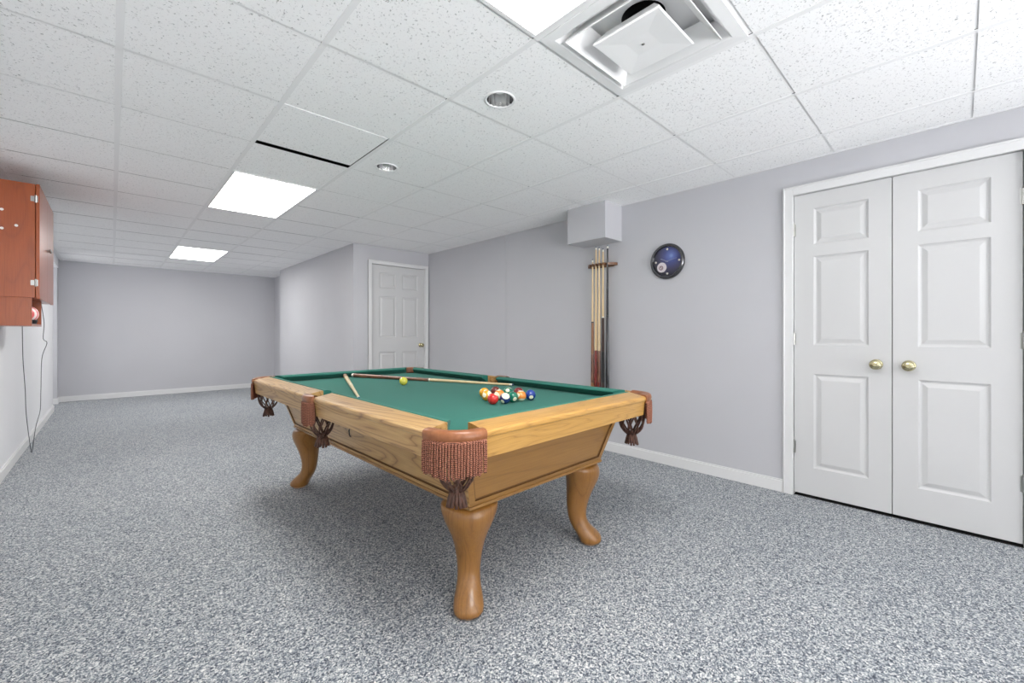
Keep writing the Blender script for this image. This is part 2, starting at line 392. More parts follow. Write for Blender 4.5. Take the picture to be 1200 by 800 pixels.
# ------------------------------------------------------------------- doors
def door_leaf(name, w, h, th, panels, MW, label, hinge_side, knob_s, knob_z, hinges):
    """leaf in its own frame: s across 0..w, z up 0..h, front face at d=0 towards -d ; MW maps (s,d,z)"""
    o = empty(name); o.matrix_world = MW
    m = MB(); bm = m.bm
    ss = sorted({0, w} | {p[0] for p in panels} | {p[1] for p in panels}); zs = sorted({0, h} | {p[2] for p in panels} | {p[3] for p in panels})
    pan = {(p[0], p[2]): p for p in panels}
    def covered(a, c):
        return any(p[0] <= a < p[1] and p[2] <= c < p[3] for p in panels)
    for i in range(len(ss)-1):
        for j in range(len(zs)-1):
            if covered(ss[i], zs[j]): continue
            m.quad([(ss[i],0,zs[j]),(ss[i+1],0,zs[j]),(ss[i+1],0,zs[j+1]),(ss[i],0,zs[j+1])])
    m.quad([(0,th,0),(0,th,h),(w,th,h),(w,th,0)])
    m.quad([(0,0,0),(0,0,h),(0,th,h),(0,th,0)]); m.quad([(w,0,0),(w,th,0),(w,th,h),(w,0,h)]); m.quad([(0,0,h),(w,0,h),(w,th,h),(0,th,h)]); m.quad([(0,0,0),(0,th,0),(w,th,0),(w,0,0)])
    bmesh.ops.remove_doubles(bm, verts=bm.verts[:], dist=1e-5)
    m.build('leaf', DOORW, o)
    for (a, b, c, d) in panels:
        q = MB()
        prof = [(0,0),(.004,.0045),(.010,.009),(.016,.010),(.020,.009),(.040,.0025),(.044,.002)]
        q.loft([[(a+k,e,c+k),(b-k,e,c+k),(b-k,e,d-k),(a+k,e,d-k)] for k, e in prof], cap=False)
        k = prof[-1][0]; q.quad([(a+k,prof[-1][1],c+k),(b-k,prof[-1][1],c+k),(b-k,prof[-1][1],d-k),(a+k,prof[-1][1],d-k)])
        q.build('panel', DOORW, o)
    k = MB(); MR = Matrix.Translation((knob_s, 0, knob_z)) @ Matrix.Rotation(PI/2, 4, 'X')
    k.lathe([(.032,0),(.032,.003),(.028,.007),(.013,.010),(.011,.030),(.016,.034),(.026,.042),(.030,.052),(.029,.060),(.022,.066),(.010,.068),(.009,.066),(.001,.066)], MR, n=32); k.build('knob', BRASS, o, smooth='auto', angle=50)
    for hz in hinges:
        g = MB(); s0 = -.002 if hinge_side == 0 else w+.002
        g.lathe([(.005,-.042),(.0065,-.042),(.0065,.042),(.005,.042)], Matrix.Translation((s0, -.004, hz)), n=12)
        g.lathe([(.003,.042),(.005,.046),(.001,.05)], Matrix.Translation((s0, -.004, hz)), n=10)
        a, b = (0, .010) if hinge_side == 0 else (w-.010, w)
        g.box(a, b, -.0012, .001, hz-.042, hz+.042); g.build('hinge', STEEL, o)
    struct(o, label, 'door'); return o
# frames (s, d, z): closet doors face -X; s runs along +y
cw = (CY1-CY0)/2 - .002
MLc = lambda y: Matrix(((0,1,0,XR+.004),(1,0,0,y),(0,0,1,.022),(0,0,0,1)))
zR = [(.186,.825),(1.02,1.622),(1.70,1.946)]
door_leaf('door_1', cw, CZ-.026, .035, [(.110,.396,a,b) for a, b in zR], MLc(CY1-cw), 'left leaf of the white double closet doors, three raised panels', 1, .072, .907, [.314,1.061,1.814])
door_leaf('door_2', cw, CZ-.026, .035, [(.110,.396,a,b) for a, b in zR], MLc(CY0), 'right leaf of the white double closet doors, three raised panels', 0, cw-.072, .907, [.314,1.061,1.814])
aw = AX1-AX0-.006
MA = Matrix(((1,0,0,AX0+.003),(0,1,0,YA+.012),(0,0,1,.012),(0,0,0,1)))
pa = [(a, b, c, d) for a, b in ((.115,.365),(.462,.712)) for c, d in ((.23,.85),(1.05,1.625),(1.735,1.95))]
door_leaf('door_3', aw, AZ-.016, .035, pa, MA, 'white six-panel door in the far alcove wall', 0, aw-.062, .935, [.3,1.04,1.78])
def casing(x0, x1, zt, w, place):
    m = MB()
    def strip(a0, a1, z0, z1): place(m, a0, a1, z0, z1, .018)
    strip(x0-w, x0, 0, zt+w); strip(x1, x1+w, 0, zt+w); strip(x0, x1, zt, zt+w)
    w2 = .012
    place(m, x0-w, x0-w+w2, 0, zt+w, .023); place(m, x1+w-w2, x1+w, 0, zt+w, .023); place(m, x0-w+w2, x1+w-w2, zt+w-w2, zt+w, .023)
    return m
m = casing(CY0-.004, CY1+.004, CZ, .06, lambda m, a, b, c, d, t: m.box(XR-t, XR, a, b, c, d)); 
for a, b in ((CY0-.02, CY0-.004), (CY1+.004, CY1+.02)): m.box(XR, XR+WT, a, b, 0, CZ)
m.box(XR, XR+WT, CY0-.02, CY1+.02, CZ, CZ+.02)
struct(m.build('trim_2', WHITE, bevel=.003), 'white casing around the closet doors', 'door casing')
m = casing(AX0-.002, AX1+.002, AZ, .052, lambda m, a, b, c, d, t: m.box(a, min(b, XR-.002), YA-t, YA, c, d))
for a, b in ((AX0-.02, AX0-.001), (AX1+.001, AX1+.02)): m.box(a, b, YA, YA+WT, 0, AZ)
m.box(AX0-.02, AX1+.02, YA, YA+WT, AZ, AZ+.02)
struct(m.build('trim_3', WHITE, bevel=.003), 'white casing around the far six-panel door', 'door casing')

# --------------------------------------------------------------- pool table
TC = (1.438, 2.418); TR = math.radians(1.1)
W, L, ZT, ZBED, ZRB = .706, 1.252, .80, .757, .692
tbl = empty('pool_table', (TC[0], TC[1], 0), TR)
tag(tbl, 'oak pool table with green cloth, fringed leather pockets and curved legs', 'pool table')
CP = .152      # where rails give way to the corner pockets
SP = .064      # half gap at a side pocket

# bed with pocket cut-outs
def pocket_notch(cx, cy, r, a0, a1, n=10):
    return [(cx+r*math.cos(a0+(a1-a0)*i/n), cy+r*math.sin(a0+(a1-a0)*i/n)) for i in range(n+1)]
bx, by = W-.105, L-.105
pc = .118
poly = []
# counter-clockwise outline
poly += [(-W+pc+.085, -by), (W-pc-.085, -by)]
poly += pocket_notch(W-pc, -L+pc, .058, PI*1.02, PI*.48)
poly += [(bx, -L+pc+.085), (bx, -.062)]
poly += pocket_notch(W-.082, 0, .056, PI*1.35, PI*.65)
poly += [(bx, .062), (bx, L-pc-.085)]
poly += pocket_notch(W-pc, L-pc, .058, PI*1.52, PI*.98)
poly += [(W-pc-.085, by), (-W+pc+.085, by)]
poly += pocket_notch(-W+pc, L-pc, .058, PI*.02, -PI*.52)
poly += [(-bx, L-pc-.085), (-bx, .062)]
poly += pocket_notch(-W+.082, 0, .056, PI*.35, -PI*.35)
poly += [(-bx, -.062), (-bx, -L+pc+.085)]
poly += pocket_notch(-W+pc, -L+pc, .058, PI*.52, -PI*.02)
m = MB(); m.loft([[(x, y, ZBED-.03) for x, y in poly], [(x, y, ZBED) for x, y in poly]]); m.build('bed', CLOTH, tbl)

# rails: wood section and cushion section, in (inward distance, height)
WOOD = [(.014,ZRB),(.006,.764),(.001,.768),(-.001,.776),(.001,.784),(.006,.789),(.014,.791),(.092,.804),(.100,.8035),(.100,.735),(.085,ZRB)]
CUSH = [(.1005,.8038),(.105,.8065),(.125,.804),(.146,.798),(.150,.793),(.147,.787),(.128,.775),(.112,.758),(.1005,.758)]
def rail(a0, a1, f, woodmat, cut0, cut1):
    """f(d, s, z) -> table coordinates; s runs a0..a1; cut: how far the cushion nose is trimmed at each end"""
    m = MB(); m.loft([[f(d, s, z) for d, z in WOOD] for s in (a0, a1)])
    r = m.build('rail', woodmat, tbl, smooth='auto', angle=30)
    c = MB(); dd = .05
    c.loft([[f(d, a0+cut0*(d-.1)/dd, z) for d, z in CUSH], [f(d, a1-cut1*(d-.1)/dd, z) for d, z in CUSH]])
    c.build('cushion', CLOTH, r, smooth='auto', angle=35)
for sx in (-1, 1):
    for y0, y1, c0, c1 in ((-L+CP, -SP, .05, .014), (SP, L-CP, .014, .05)):
        rail(y0, y1, lambda d, s, z, sx=sx: (sx*(W-d), s, z), OAKY, c0, c1)
for sy in (-1, 1):
    rail(-W+CP, W-CP, lambda d, s, z, sy=sy: (s, sy*(L-d), z), OAKX, .05, .05)

# body: inverted frustum whose four sides carry a sunk panel
B0, B1 = (.452, 1.036, .43), (.538, 1.108, ZRB+.005)
def sunk(mb, q, bot, side, depth, nrm):
    """q: bl, br, tr, tl corners; frame along bottom and sides"""
    bl, br, tr, tl = [Vector(p) for p in q]
    u = (br-bl).normalized(); v = (tl-bl).normalized(); n = Vector(nrm)
    ibl = bl + v*bot; ibr = br + (tr-br).normalized()*bot
    ibl += u*side; ibr -= u*side; itl = tl + u*side; itr = tr - u*side
    mb.quad([bl, br, ibr, ibl]); mb.quad([bl, ibl, itl, tl]); mb.quad([ibr, br, tr, itr])
    g = .008
    off = n*(-depth)
    jbl, jbr, jtl, jtr = ibl+off, ibr+off, itl+off, itr+off
    mb.quad([ibl, ibr, jbr, jbl], 1); mb.quad([ibl, jbl, jtl, itl], 1); mb.quad([ibr, itr, jtr, jbr], 1)
    kbl, kbr, ktl, ktr = jbl+v*g+u*g, jbr+v*g-u*g, jtl+u*g, jtr-u*g
    mb.quad([jbl, jbr, kbr, kbl], 1); mb.quad([jbl, kbl, ktl, jtl], 1); mb.quad([jbr, jtr, ktr, kbr], 1)
    mb.quad([kbl, kbr, ktr, ktl])
def frustum_side(sgn, axis):
    a0, b0, z0 = B0; a1, b1, z1 = B1
    if axis == 'x': q = [(sgn*a0, -b0, z0), (sgn*a0, b0, z0), (sgn*a1, b1, z1), (sgn*a1, -b1, z1)]; n = (sgn, 0, -.3)
    else: q = [(-a0, sgn*b0, z0), (a0, sgn*b0, z0), (a1, sgn*b1, z1), (-a1, sgn*b1, z1)]; n = (0, sgn, -.3)
    return q, n
core = MB()
a0, b0, z0 = B0; a1, b1, z1 = B1; i_ = .02
core.loft([[(-a0+i_,-b0+i_,z0),(a0-i_,-b0+i_,z0),(a0-i_,b0-i_,z0),(-a0+i_,b0-i_,z0)], [(-a1+i_,-b1+i_,z1),(a1-i_,-b1+i_,z1),(a1-i_,b1-i_,z1),(-a1+i_,b1-i_,z1)]])
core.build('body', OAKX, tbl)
for sgn in (-1, 1):
    for ax, mt in (('x', OAKY), ('y', OAKD)):
        q, n = frustum_side(sgn, ax); mb = MB(); sunk(mb, q, .026, .030, .006, n)
        # close the back so the panel is a solid board
        nv = Vector(n).normalized()*-.018; mb.quad([Vector(p)+nv for p in q])
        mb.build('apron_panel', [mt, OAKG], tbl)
mb = MB(); e = .008
for sgn in (-1, 1):
    mb.box(sgn*(a0-.012) if sgn < 0 else a0-.012-e, (a0+e) if sgn > 0 else -(a0-.012)+e, -b0-e, b0+e, .424, .440) if False else None
mb.loft([[(-a0-e,-b0-e,z),(a0+e,-b0-e,z),(a0+e,b0+e,z),(-a0-e,b0+e,z)] for z in (.422,.436)])
mb.build('base_moulding', OAKD, tbl, bevel=.004)
mb = MB(); mb.tube([(-.60,-.27,.648),(-.607,-.272,.640),(-.606,-.275,.615),(-.598,-.274,.606)], .003); mb.build('hook', BLACK, tbl)

# legs
def leg(sx, sy):
    d = Vector((sx*.62, sy*.78, 0)).normalized(); p = Vector((-d.y, d.x, 0))
    base = Vector((sx*.352, sy*.908, 0)) + d*.022
    #        z     offset  r_out  r_in   r_side
    prof = [(.424, .012, .096, .085, .112), (.405, .022, .102, .085, .114), (.375, .030, .103, .082, .108), (.335, .030, .096, .074, .094), (.285, .022, .080, .062, .075),
            (.230, .012, .064, .054, .060), (.170, .006, .053, .047, .050), (.120, .012, .050, .044, .047), (.085, .030, .056, .046, .050), (.060, .054, .066, .052, .057), (.036, .074, .069, .058, .062), (.016, .080, .062, .058, .061), (.004, .080, .050, .050, .052)]
    rings = []
    n = 28
    for z, off, ro, ri, rs in prof:
        c = base + d*off + Vector((-.026, -.026, 0))*max(0, 1-z/.3); ring = []
        for k in range(n):
            a = 2*PI*k/n; ca, sa = math.cos(a), math.sin(a)
            rr = (ro if ca > 0 else ri)
            ridge = .10*max(0, ca)**10 if z > .12 else 0
            ear = 1+.08*abs(sa)**6*(1 if z > .33 else 0)
            pw = .86
            x = math.copysign(abs(ca)**pw, ca)*rr*(1+ridge); y = math.copysign(abs(sa)**pw, sa)*rs*ear
            ring.append(c + d*x + p*y + Vector((0,0,z)))
        rings.append(ring)
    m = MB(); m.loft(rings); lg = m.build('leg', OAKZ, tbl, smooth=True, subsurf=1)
    f = MB(); f.lathe([(.040,0),(.042,.002),(.042,.007),(.038,.009)], Matrix.Translation(base+d*.080+Vector((-.026, -.026, 0))), n=24); f.build('foot_pad', PEACH, lg)
for sx in (-1, 1):
    for sy in (-1, 1): leg(sx, sy)

# pockets
def net_and_tassel(parent, c, ztop, zneck, zend, r0):
    n = 9; m = MB(); steps = 9
    for dirn in (-1, 1):
        for k in range(n):
            path = []
            for i in range(steps+1):
                t = i/steps
                a = 2*PI*k/n + dirn*t*2*PI/n*1.5
                r = r0*(1-t**5*.60) + .005*math.sin(PI*t)
                path.append((c[0]+r*math.cos(a), c[1]+r*math.sin(a), ztop+(zneck-ztop)*t))
            m.tube(path, .0058, n=6, flat=.6)
    ringp = [(c[0]+r0*math.cos(2*PI*k/24), c[1]+r0*math.sin(2*PI*k/24), ztop) for k in range(25)]
    m.tube(ringp, .006, n=6)
    m.build('net', NETL, parent, smooth=True)
    m = MB(); m.lathe([(.020,zneck+.012),(.026,zneck+.006),(.024,zneck-.006),(.022,zneck-.012)], Matrix.Translation((c[0],c[1],0)), n=20)
    k2 = 14
    for k in range(k2):
        a = 2*PI*k/k2; l = random.uniform(.92, 1.06)
        z1_ = zneck+(zend-zneck)*l
        m.tube([(c[0]+.018*math.cos(a), c[1]+.018*math.sin(a), zneck), (c[0]+.026*math.cos(a), c[1]+.026*math.sin(a), (zneck+z1_)/2), (c[0]+.034*math.cos(a), c[1]+.034*math.sin(a), z1_)], [.006,.007,.0055], n=6)
    m.lathe([(.012,zneck),(.020,zneck*.5+zend*.5),(.026,zend+.01)], Matrix.Translation((c[0],c[1],0)), n=16)
    m.build('tassel', NETL, parent, smooth=True)
def pocket(path_fn, n, c, r_net, strands, name):
    """path_fn(t) -> (point, outward normal) along the collar, t in 0..1"""
    sec = [(-.048,.006),(-.048,.040),(-.042,.046),(-.020,.051),(-.004,.049),(.004,.043),(.007,.032),(.006,.020),(.001,.010),(-.004,.006)]
    rings = []
    for i in range(n+1):
        p, nn = path_fn(i/n); rings.append([(p[0]+nn[0]*d, p[1]+nn[1]*d, .748+z) for d, z in sec])
    m = MB(); m.loft(rings); col = m.build(name, LEATHER, tbl, smooth='auto', angle=60)
    m = MB()
    band = []
    for i in range(n+1):
        p, nn = path_fn(.015+.97*i/n); band.append([(p[0]+nn[0]*d, p[1]+nn[1]*d, z) for d, z in ((.0005,.764),(.0045,.764),(.0045,.744),(.0005,.744))])
    m.loft(band)
    for layer, (dep, cnt) in enumerate(((.0055, strands), (.0005, strands-1))):
      for k in range(cnt):
        t = .02+.96*(k+.5*layer)/(strands-1); p, nn = path_fn(t)
        ln = .108+.012*math.sin(PI*t)+random.uniform(-.006,.006); sw = random.uniform(-.003,.003)
        path, rad = [], []
        for i in range(25):
            s_ = i/24; path.append((p[0]+nn[0]*(dep+.002*math.sin(s_*3))-nn[1]*sw*s_, p[1]+nn[1]*(dep+.002*math.sin(s_*3))+nn[0]*sw*s_, .760-ln*s_)); rad.append(.0034+.0008*math.sin(s_*24*2.1+k))
        m.tube(path, rad, n=6)
    m.build('fringe', FRINGE, col, smooth=True)
    net_and_tassel(col, c, .722, .572, .514, r_net)
for sx, sy in ((-1,-1), (1,-1), (1,1), (-1,1)):
    def fn(t, sx=sx, sy=sy):
        a = PI/2*t; R = CP
        # slightly squared quarter arc
        ca, sa = math.cos(a), math.sin(a); q = (abs(ca)**2.3+abs(sa)**2.3)**(-1/2.3)
        nn = Vector((sx*ca, sy*sa)).normalized()
        return (sx*(W-CP+R*ca*q), sy*(L-CP+R*sa*q)), nn
    pocket(fn, 18, (sx*(W-.108), sy*(L-.108)), .062, 25, 'corner_pocket')
for sx in (-1, 1):
    def fn(t, sx=sx):
        a = -PI/2+PI*t; p = (sx*(W-.004+.022*math.cos(a)), .068*math.sin(a))
        nn = Vector((sx*math.cos(a)/.022, math.sin(a)/.068)).normalized()
        return p, nn
    pocket(fn, 14, (sx*(W-.070), 0), .055, 15, 'side_pocket')

# ------------------------------------------------------- things on the table
def ball_mat(name, col, stripe=False, spot=True):
    m = mat(name, rough=.12, coat=.3); t = NT(m); cream = srgb(236,228,200)
    c = t.n('ShaderNodeTexCoord'); s = t.n('ShaderNodeSeparateXYZ'); t.l(c.outputs['Object'], s.inputs[0])
    out = None
    if stripe:
        ab = t.n('ShaderNodeMath', operation='ABSOLUTE'); t.l(s.outputs['Z'], ab.inputs[0])
        r = t.ramp(ab.outputs[0], [(0, col[:3]), (.0165, cream[:3])], 'CONSTANT'); out = r.outputs[0]
    # number disc on +x / -x
    ax = t.n('ShaderNodeMath', operation='ABSOLUTE'); t.l(s.outputs['X'], ax.inputs[0])
    gt = t.n('ShaderNodeMath', operation='GREATER_THAN'); t.l(ax.outputs[0], gt.inputs[0]); gt.inputs[1].default_value = .0262
    mx = t.n('ShaderNodeMix', data_type='RGBA'); t.l(gt.outputs[0], mx.inputs[0])
    if out: t.l(out, mx.inputs[6])
    else: mx.inputs[6].default_value = col
    mx.inputs[7].default_value = cream if spot else col
    t.l(mx.outputs[2], t.b.inputs['Base Color']); return m
bz = ZBED+.0288
me0 = None
def ball(x, y, material, label, rot=(0,0,0)):
    m = MB(); bmesh.ops.create_uvsphere(m.bm, u_segments=32, v_segments=20, radius=.0286)
    o = m.build('billiard_ball', material, smooth=True); o.location = (x, y, bz); o.rotation_euler = rot
    return tag(o, label, 'ball', 'billiard balls on the table')
YEL, RED, MAR, NAV, GRN, ORG, BLU, DRK, PUR = (srgb(226,160,40), srgb(206,48,44), srgb(104,44,36), srgb(34,50,104), srgb(14,108,84), srgb(222,132,50), srgb(28,60,140), srgb(120,30,34), srgb(86,50,110))
BALLS = [
 (1.470, 2.735, 'lemon yellow ball', srgb(214,208,84), 0, 0, 'plain lemon yellow ball lying alone beside the long cue', (0,0,0)),
 (1.510, 1.893, 'yellow ball', YEL, 0, 1, 'golden yellow ball at the left end of the cluster, behind the red ball', (.3,.4,1.2)),
 (1.452, 1.800, 'yellow stripe ball', YEL, 1, 1, 'cream and yellow ball squeezed between golden and red balls', (1.2,.2,.3)),
 (1.401, 1.692, 'red ball', RED, 0, 1, 'solid red ball at the front of the cluster', (.2,-1.0,-.9)),
 (1.600, 1.900, 'maroon ball', MAR, 0, 1, 'dark maroon ball at the back of the cluster, behind the red ball', (.5,.2,2.0)),
 (1.522, 1.778, 'cream stripe ball', ORG, 1, 1, 'mostly cream ball in the middle of the cluster, behind the navy one', (.1,1.4,.2)),
 (1.628, 1.826, 'green stripe ball', GRN, 1, 1, 'cream ball with a dark stripe at the back of the cluster', (.35,.5,.8)),
 (1.458, 1.662, 'navy stripe ball', NAV, 1, 1, 'navy striped ball right of the red ball', (.55,-.55,.2)),
 (1.518, 1.668, 'green ball', GRN, 0, 1, 'solid green ball between the navy and orange striped balls', (.2,-.3,1.3)),
 (1.576, 1.664, 'orange stripe ball', ORG, 1, 1, 'cream and orange striped ball beside the blue ball', (-.3,.25,.1)),
 (1.668, 1.778, 'dark red ball', DRK, 0, 1, 'dark red ball mostly hidden behind the orange striped one', (.2,.2,2.4)),
 (1.640, 1.655, 'blue ball', BLU, 0, 1, 'solid blue ball at the right end of the cluster', (.1,.35,-2.2)),
]
for x, y, nm, c, st_, sp, lab, rot in BALLS: ball(x, y, ball_mat(nm, c, bool(st_), bool(sp)), lab, rot)

MAPLE = wood('pale maple cue shaft', 2, srgb(232,208,164), srgb(226,198,152), srgb(212,180,132), scale=2, seed=9, contrast=.4)
IVORY = mat('white ferrule', srgb(236,232,222), .3); TIP = mat('blue leather tip', srgb(70,88,110), .8)
def cue(p0, p1, label, butt, wrap, shaft, rb=.0160, group=None, split=.52, points=None, cap=None, ring=None):
    """butt end p0, tip end p1"""
    p0, p1 = Vector(p0), Vector(p1); d = p1-p0; ln = d.length
    o = empty('pool_cue', p0); o.rotation_mode = 'QUATERNION'; o.rotation_quaternion = Vector((0,0,1)).rotation_difference(d.normalized())
    R = lambda s: rb+(.007-rb)*s/ln
    def seg(name, a, b, mt, extra=0, n=16):
        m = MB(); m.lathe([(R(a)*.8+extra, a), (R(a)+extra, a+.001), (R(b)+extra, b-.001), (R(b)*.8+extra, b)], n=n); return m.build(name, mt, o, smooth='auto')
    k = .0
    seg('bumper', 0, .018, cap or BLACK)
    seg('butt_sleeve', .018, ln*.13, butt); seg('wrap', ln*.13, ln*.33, wrap, .0004); seg('forearm', ln*.33, ln*split, points or butt)
    seg('joint_ring', ln*split, ln*split+.012, ring or IVORY, .0006); seg('shaft', ln*split+.012, ln-.03, shaft); seg('ferrule', ln-.03, ln-.009, IVORY); seg('tip', ln-.009, ln, TIP)
    return tag(o, label, 'pool cue', group)
DKBR = wood('dark brown cue butt', 2, srgb(140,96,74), srgb(122,80,60), srgb(86,54,42), scale=3, seed=11)
REDW = wood('red stained cue butt', 2, srgb(134,44,34), srgb(116,36,28), srgb(84,26,20), scale=3, seed=12)
HONEY = wood('honey brown cue butt', 2, srgb(164,116,74), srgb(146,98,60), srgb(112,72,42), scale=3, seed=13)
GREYB = mat('speckled grey linen wrap', srgb(70,56,52), .8); NAVYB = mat('glossy black lacquer', srgb(22,22,30), .18, coat=.5)
PINKW = mat('pinkish butt cap', srgb(190,160,150), .4)
cue((1.430, 3.506, ZBED+.0172), (2.000, 2.168, ZBED+.0085), 'long pool cue with dark butt lying across the green cloth to the right rail', DKBR, DKBR, MAPLE, points=DKBR, cap=IVORY, group='cues lying on the table')
cue((1.368, 3.508, ZBED+.0172), (.968, 2.318, ZBED+.0085), 'pale pool cue with pinkish butt slanting towards the left rail', HONEY, MAPLE, MAPLE, points=MAPLE, cap=PINKW, group='cues lying on the table')

# ------------------------------------------------------------- cue rack
rk = empty('cue_rack', (XR, 2.415, 1.775)); tag(rk, 'brown wooden wall rack holding pool cues under the soffit box', 'cue rack')
def holder(z0, z1, slots):
    """half-oval plate with a slot open to the front for each cue"""
    a, b = .105, .162; m = MB()
    fx = lambda y: -a*max(0, 1-(abs(y)/b)**2.4)**.6
    pts = [(0, -b)]; y = -b
    ys = sorted([-b+2*b*k/40 for k in range(1, 40)])
    sl = sorted(slots); w = .0135
    i = 0
    for yy in ys:
        while i < len(sl) and yy > sl[i]-w:
            c = sl[i]; pts += [(fx(c-w), c-w), (-.058, c-w)] + [(-.058+w*math.cos(PI/2+PI*0) + w*math.sin(PI*k/8)*.9, c-w*math.cos(PI*k/8)) for k in range(1, 8)] + [(-.058, c+w), (fx(c+w), c+w)]; i += 1
        if any(abs(yy-c) <= w+.002 for c in sl): continue
        pts.append((fx(yy), yy))
    pts.append((0, b))
    m.loft([[(x, y, z) for x, y in pts] for z in (z0, z1)]); return m
CUEY = [2.492, 2.452, 2.415, 2.372, 2.322]
holder(-.012, .012, [y-2.415 for y in CUEY]).build('holder', RACKW, rk)
m = MB(); m.box(-.012, 0, -.13, .13, -.020, .012); m.build('wall_plate', RACKW, rk, bevel=.003)
m = MB(); m.box(-.115, 0, -.17, .17, -1.335, -1.310); m.box(-.018, 0, -.17, .17, -1.31, -1.24); m.build('butt_shelf', RACKW, rk, bevel=.003)
zb = 1.775-1.3095
for y, zt, args, lab in (
  (2.492, 1.84, (HONEY, DKBR, MAPLE), 'leftmost short cue in the wall rack with a honey brown butt'),
  (2.452, 1.955, (REDW, REDW, MAPLE), 'pale cue with a red butt second from left in the wall rack'),
  (2.415, 1.945, (REDW, DKBR, MAPLE), 'pale middle cue in the wall rack with a red and brown butt'),
  (2.372, 1.925, (GREYB, BLACK, MAPLE), 'cue with a speckled dark handle and white ring in the wall rack'),
  (2.322, 1.950, (NAVYB, NAVYB, NAVYB), 'all black cue at the right end of the wall rack')):
    cue((XR-.062-.004, y, zb), (XR-.062, y, zt), lab, *args, rb=.0175, group='pool cues in the wall rack', split=.30 if 'red' in lab else .55, ring=None if 'white ring' in lab else (args[1] if 'red' in lab else BLACK))

# ---------------------------------------------------------------- wall clock
CLK = Matrix(((0,0,-1,XR),(-1,0,0,1.758),(0,1,0,1.735),(0,0,0,1)))   # local x -> -y (right in view), y -> up, z -> into room
ck = empty('wall_clock'); ck.matrix_world = CLK
tag(ck, 'round wall clock with dark chrome rim and blue billiard picture face', 'clock')
m = MB(); m.lathe([(.120,.0),(.150,.0),(.152,.012),(.148,.024),(.138,.031),(.128,.028),(.124,.018),(.122,.010)], n=56, cap=False); m.build('rim', RIM, ck, smooth='auto', angle=50)
def face_mat():
    m = mat('blue picture face', rough=.25, coat=.6); t = NT(m)
    v = t.coord(loc=(-.035,-.045,0)); ln = t.n('ShaderNodeVectorMath', operation='LENGTH'); t.l(v, ln.inputs[0])
    r = t.ramp(ln.outputs['Value'], [(.0, srgb(140,164,214)), (.022, srgb(96,112,176)), (.06, srgb(70,76,132)), (.11, srgb(60,60,90)), (.16, srgb(36,34,48))])
    t.l(r.outputs[0], t.b.inputs['Base Color']); return m
m = MB(); m.lathe([(.1245,.002),(.1245,.010),(.0005,.010)], n=56); m.build('face', face_mat(), ck)
DOTS = mat('cream hour dots', srgb(210,206,196), .4); CAPS = mat('pale screw caps', srgb(230,226,220), .4)
for a in range(4):
    x, y = .104*math.sin(a*PI/2), .104*math.cos(a*PI/2)
    m = MB(); m.lathe([(.009,.010),(.009,.012),(.006,.013)], Matrix.Translation((x, y, 0)), n=16); m.build('hour_marker', DOTS, ck)

m = MB(); m.lathe([(.043,.0105),(.042,.0125),(.036,.0135)], Matrix.Translation((-.050,-.048,0)), n=32)
m.build('ball_picture', mat('white ball print', srgb(214,206,210), .3), ck)
m = MB(); m.lathe([(.019,.0136),(.019,.0142),(.012,.0142),(.012,.0136)], Matrix.Translation((-.054,-.052,0)), n=24, cap=False); m.tube([(-.060,-.040,.0142),(-.050,-.054,.0142),(-.046,-.064,.0142)], .0025, n=6)
m.build('ball_mark', mat('dark red print', srgb(120,84,92), .4), ck)
m = MB()
m.box(-.003, .003, -.012, .062, .0155, .017, M=Matrix.Rotation(1.15, 4, 'Z')); m.box(-.002, .002, -.015, .088, .0175, .0185, M=Matrix.Rotation(-1.35, 4, 'Z')); m.lathe([(.006,.010),(.006,.020),(.003,.021)], n=16)
m.build('hands', mat('slate hands', srgb(120,124,156), .4), ck)

# -------------------------------------------------------- dartboard cabinet
cb = empty('wall_cabinet', (XL, 4.55, 1.175)); tag(cb, 'reddish cherry wood wall cabinet with hinged doors on the left wall', 'cabinet')
D = .222; ML, ZU, ZH = .98, .20, 1.005     # depth, length, bottom of the main box, top
m = MB()
m.box(0, D, 0, .018, ZU, ZH); m.box(0, D, ML-.018, ML, ZU, ZH); m.box(0, D, .018, ML-.018, ZU, ZU+.018); m.box(0, D, .018, ML-.018, ZH-.018, ZH); m.box(0, .008, .018, ML-.018, ZU, ZH)
m.build('carcass', CHERRY, cb, bevel=.0015)
for i, (y0, y1) in enumerate(((0, ML/2-.001), (ML/2+.001, ML))):
    m = MB(); m.box(D+.003, D+.021, y0, y1, ZU-.006, ZH+.002); dr = m.build('door', CHERRY, cb, bevel=.002)
    ky = y1-.035 if i == 0 else y0+.035
    k = MB(); k.lathe([(.005,0),(.005,.010),(.012,.014),(.013,.020),(.008,.025),(.001,.026)], Matrix.Translation((D+.021, ky, .60)) @ Matrix.Rotation(PI/2, 4, 'Y'), n=20); k.build('knob', STEEL, dr, smooth='auto')
for z in (ZU+.105, ZH-.105):
    for y, s in ((-.0005, 1), (ML+.0005, -1)):
        m = MB(); m.box(D-.022, D-.004, y-.0012, y+.0012, z-.018, z+.018); m.lathe([(.0035,-.026),(.0055,-.026),(.0055,.026),(.0035,.026)], Matrix.Translation((D+.002, y-.003*s, z)), n=12); m.box(D+.004, D+.014, y-.0022, y, z-.022, z+.022)
        m.build('hinge', STEEL, cb)
# lower open tray
TD, TL = .205, .58
m = MB()
m.box(0, TD, .005, .021, 0, ZU); m.box(0, TD, TL-.016, TL, 0, ZU); m.box(0, TD, .021, TL-.016, 0, .016); m.box(0, .01, .016, TL-.016, .016, ZU)
m.build('tray', CHERRY, cb, bevel=.0015)
for x, z in ((.069,.797),(.069,.668),(.134,.697)):
    m = MB(); m.lathe([(.009,0),(.009,.0015),(.006,.0022)], Matrix.Translation((x, 0, z)) @ Matrix.Rotation(PI/2, 4, 'X'), n=16); m.build('screw_cap', CAPS, cb)
